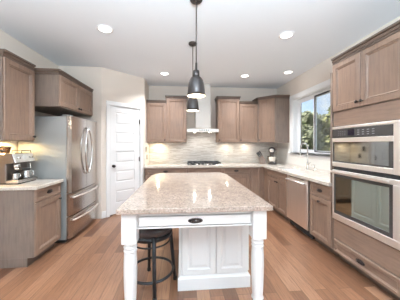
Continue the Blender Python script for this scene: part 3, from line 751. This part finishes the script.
# stand mixer facing the room
r = thing('stand_mixer', 'silver stand mixer with steel bowl in the back right corner', 'mixer', (2.150, 4.79, .914), rad(-26))
n = 24
MB().rings([[(x*k, -.02+y*k, z) for x, y in [(.105*math.cos(2*PI*i/n), .165*math.sin(2*PI*i/n)) for i in range(n)]] for z, k in ((0, 1), (.02, 1), (.036, .9))]).build('base', 'gun', r)
MB().rings([[(.05*k*math.cos(2*PI*i/n), .095+dy+.045*k*math.sin(2*PI*i/n), z) for i in range(n)] for z, k, dy in ((.03, 1.25, 0), (.12, 1, .0), (.22, .95, -.005), (.28, 1.1, -.015))], smooth=True).build('column', 'steel_d', r)
hd = MB(); R = []
for t, k in ((0, .55), (.06, .85), (.2, 1), (.5, 1.02), (.75, .92), (.92, .74), (1, .6)):
    R.append([(.080*k*math.cos(2*PI*i/n), .14-.29*t, .335+.074*k*math.sin(2*PI*i/n)) for i in range(n)])
hd.rings(R, smooth=True); h = hd.build('head', 'gun', r)
MB().lathe([(.052, -.012), (.052, .008), (.03, .012)], (0, -.15, .335), 'Y', 18).build('hub_cap', 'chrome', h)
MB().tube([(0, -.085, .265), (0, -.085, .19), (.035, -.085, .15), (0, -.085, .10), (-.035, -.085, .15), (0, -.085, .19)], .006, 8).build('beater', 'chrome', r)
MB().lathe([(.045, .036), (.05, .045), (.080, .075), (.100, .12), (.105, .185), (.109, .187), (.102, .185), (.097, .12), (.075, .08), (.03, .06)], (0, -.085, 0), seg=28, cap1=True).build('bowl', 'chrome', r)
MB().tube([(.10, -.085, .165), (.145, -.085, .16), (.15, -.085, .10), (.092, -.085, .09)], .007, 8).build('bowl_handle', 'chrome', r)
# espresso machine, front to +X (local -y)
em = thing('espresso_machine', 'stainless espresso machine on the left worktop', 'coffee machine', (-2.275, 2.575, .914), L_)
w = .335
MB().box(0, w, -.20, -.005, .015, .365, .008).build('body', 'steel_d', em)
MB().rings([[(.0, -.19, .245), (w, -.19, .245), (w, -.19, .365), (0, -.19, .365)], [(.0, -.30, .252), (w, -.30, .252), (w, -.262, .365), (0, -.262, .365)]]).build('control_head', 'steel_d', em)
fp = MB().rings([[(.004, -.3015, .256), (w-.004, -.3015, .256), (w-.004, -.265, .362), (.004, -.265, .362)], [(.008, -.3055, .260), (w-.008, -.3055, .260), (w-.008, -.269, .360), (.008, -.269, .360)]]).build('front_panel', 'steel_l', em)
MB().lathe([(.028, 0), (.028, .010), (.024, .012)], (w/2, -.283, .310), 'Y', 20).build('gauge', 'plate', fp, 'white round pressure gauge')
for x in (.05, .09, .25, .29): MB().lathe([(.012, 0), (.012, .012), (.008, .014)], (x, -.283, .310), 'Y', 14).build('button', 'chrome', fp)
dt = MB().box(.0, w, -.335, -.20, .012, .045, .006).build('drip_tray', 'steel', em)
g = MB()
for i in range(15): g.box(.02+i*.021, .03+i*.021, -.325, -.21, .046, .050)
g.build('grille', 'chrome', dt)
MB().box(.02, w-.02, -.32, -.02, 0, .013).build('base', 'rubber', em)
MB().lathe([(.035, .19), (.038, .20), (.038, .252)], (.10, -.245, 0), seg=20).build('group_head', 'chrome', em)
pf = MB().lathe([(.012, .155), (.026, .165), (.034, .172), (.034, .192)], (.10, -.245, 0), seg=20).build('portafilter', 'chrome', em)
MB().tube([(.10, -.278, .182), (.10, -.32, .178), (.10, -.40, .172)], [.010, .013, .014], 10).build('portafilter_handle', 'rubber', pf)
MB().tube([(.275, -.26, .255), (.28, -.275, .22), (.275, -.285, .12), (.27, -.30, .085)], .005, 8).build('steam_wand', 'chrome', em)
MB().lathe([(.018, 0), (.016, .03), (.010, .034)], (w+.0, -.1, .31), 'Y', 16).build('steam_knob', 'rubber', em)
hp = MB().lathe([(.055, .366), (.062, .37), (.078, .435), (.074, .435), (.056, .376)], (.085, -.10, 0), seg=24, cap1=False).build('bean_hopper', 'smoke', em)
MB().lathe([(.080, .436), (.080, .448), (.03, .452), (.012, .460)], (.085, -.10, 0), seg=24).build('hopper_lid', 'rubber', hp)
rl = MB().tube([(.17, -.25, .366), (.17, -.25, .395), (w-.012, -.25, .395), (w-.012, -.25, .366)], .005, 8)
rl.tube([(w-.012, -.25, .395), (w-.012, -.02, .395), (w-.012, -.02, .366)], .005, 8)
rl.build('cup_rail', 'rubber', em)
def jug(name, loc, label, cat, r0, h, rim, rz):
    p = thing(name, label, cat, loc, rz)
    MB().lathe([(r0*.92, 0), (r0, .006), (r0, h*.45), (r0*.86, h*.85), (r0*.90, h), (r0*.86, h), (r0*.82, h*.85), (r0*.94, h*.45), (r0*.9, .01), (.0, .008)], seg=26, cap1=False).build('body', 'chrome', p)
    MB().tube([(r0*.85, 0, h*.85), (r0*1.6, 0, h*.8), (r0*1.6, 0, h*.35), (r0*.98, 0, h*.2)], .005, 8).build('handle', 'chrome', p)
    MB().lathe([(r0*.93, h-.003), (r0*.93, h+.006), (r0*.80, h+.006), (r0*.80, h-.003)], seg=26, cap0=False, cap1=False).build('rim', 'rubber', p)
jug('milk_jug', (-2.012, 2.80, .965), 'larger steel frothing jug at the far end of the espresso drip tray', 'jug', .047, .095, True, rad(20))
jug('milk_jug', (-2.03, 2.655, .965), 'smaller steel jug under the portafilter of the espresso machine', 'jug', .035, .075, False, rad(70))

# ------------------------------------------------------------------ outside
struct('ground', MB().box(XR+.3, 70, -20, 80, -.7, -.6), 'grass', 'lawn outside the window')
def tree(x, y, h, cr, m, label, seed, nl=1700):
    R = random.Random(seed)
    p = thing('tree', label, 'tree', (x, y, -.6), 0, 'trees outside the window')
    MB().tube([(0, 0, 0), (.05, .0, h*.3), (-.05, .05, h*.6), (0, 0, h*.9)], [.14, .11, .07, .02], 8).build('trunk', 'bark', p)
    mb = MB(); blobs = []
    for i in range(16):
        t = i/15; a = R.uniform(0, 2*PI); rr_ = cr*(.3+.45*math.sin(PI*min(1, .25+t*.75)))*R.uniform(.3, .9)
        blobs.append((Vector((math.cos(a)*rr_, math.sin(a)*rr_, h*(.12+.80*t))), cr*R.uniform(.3, .5)))
    for i in range(nl):
        c, s_ = R.choice(blobs); d = Vector((R.gauss(0, 1), R.gauss(0, 1), R.gauss(0, 1))).normalized()*s_*R.uniform(.5, 1.08)
        q = c+d; u = Vector((R.gauss(0, 1), R.gauss(0, 1), R.gauss(0, 1))).normalized(); w_ = u.orthogonal().normalized(); k = R.uniform(.08, .19)
        vs = [mb.b.verts.new(q+u*k*a+w_*k*.55*b) for a, b in ((-1, 0), (0, -1), (1, 0), (0, 1))]; mb.b.faces.new(vs)
    mb.build('foliage', m, p)
words = ('left edge of the left pane', 'left pane', 'mullion', 'right pane', 'right edge of the right pane')
tk = 0
for row, (D, hh) in enumerate(((17.0, 4.0), (20.0, 4.5), (23.2, 5.2))):
    for j in range(4):
        th_ = rad(28.8+j*4.3-(row % 2)*2.1+row*.3); h = hh*(.98, 1.12, 1.04)[(j+row) % 3]
        tree(D*math.sin(th_), D*math.cos(th_), h, 1.05, ('leaf1', 'leaf2', 'leaf3')[(j*2+row) % 3],
             ('mid-green', 'yellow-green', 'gray-green')[(j*2+row) % 3]+' tree of the '+('nearest', 'middle', 'farthest')[row]+' row, '+('leftmost', 'second from left', 'second from right', 'rightmost')[j]+' of four through the window', tk+3, 4200); tk += 1
def shrub(x, y, s_, m, label, seed):
    R = random.Random(seed); p = thing('shrub', label, 'shrub', (x, y, -.6), 0, 'shrubs below the trees')
    MB().tube([(0, 0, 0), (0, .02, .5*s_)], [.04, .02], 6).build('stem', 'bark', p)
    mb = MB()
    for i in range(900):
        d = Vector((R.gauss(0, 1), R.gauss(0, 1), abs(R.gauss(0, 1)))).normalized(); q = Vector((d.x*s_, d.y*s_, .05+d.z*s_*1.2))*R.uniform(.55, 1.05)
        u = Vector((R.gauss(0, 1), R.gauss(0, 1), R.gauss(0, 1))).normalized(); w_ = u.orthogonal().normalized(); k = R.uniform(.06, .13)
        vs = [mb.b.verts.new(q+u*k*a+w_*k*.55*b) for a, b in ((-1, 0), (0, -1), (1, 0), (0, 1))]; mb.b.faces.new(vs)
    mb.build('foliage', m, p)
for i in range(5):
    th_ = rad(28.5+i*3.3); D = 13.6+.25*(i % 2)
    shrub(D*math.sin(th_), D*math.cos(th_)+(i % 2)*1.6, .62, ('leaf3', 'leaf1', 'leaf2')[i % 3], ('gray-green', 'mid-green', 'yellow-green')[i % 3]+' low shrub in front of the trees, '+('first', 'second', 'third', 'fourth', 'fifth')[i]+' from the left window edge', i+50)
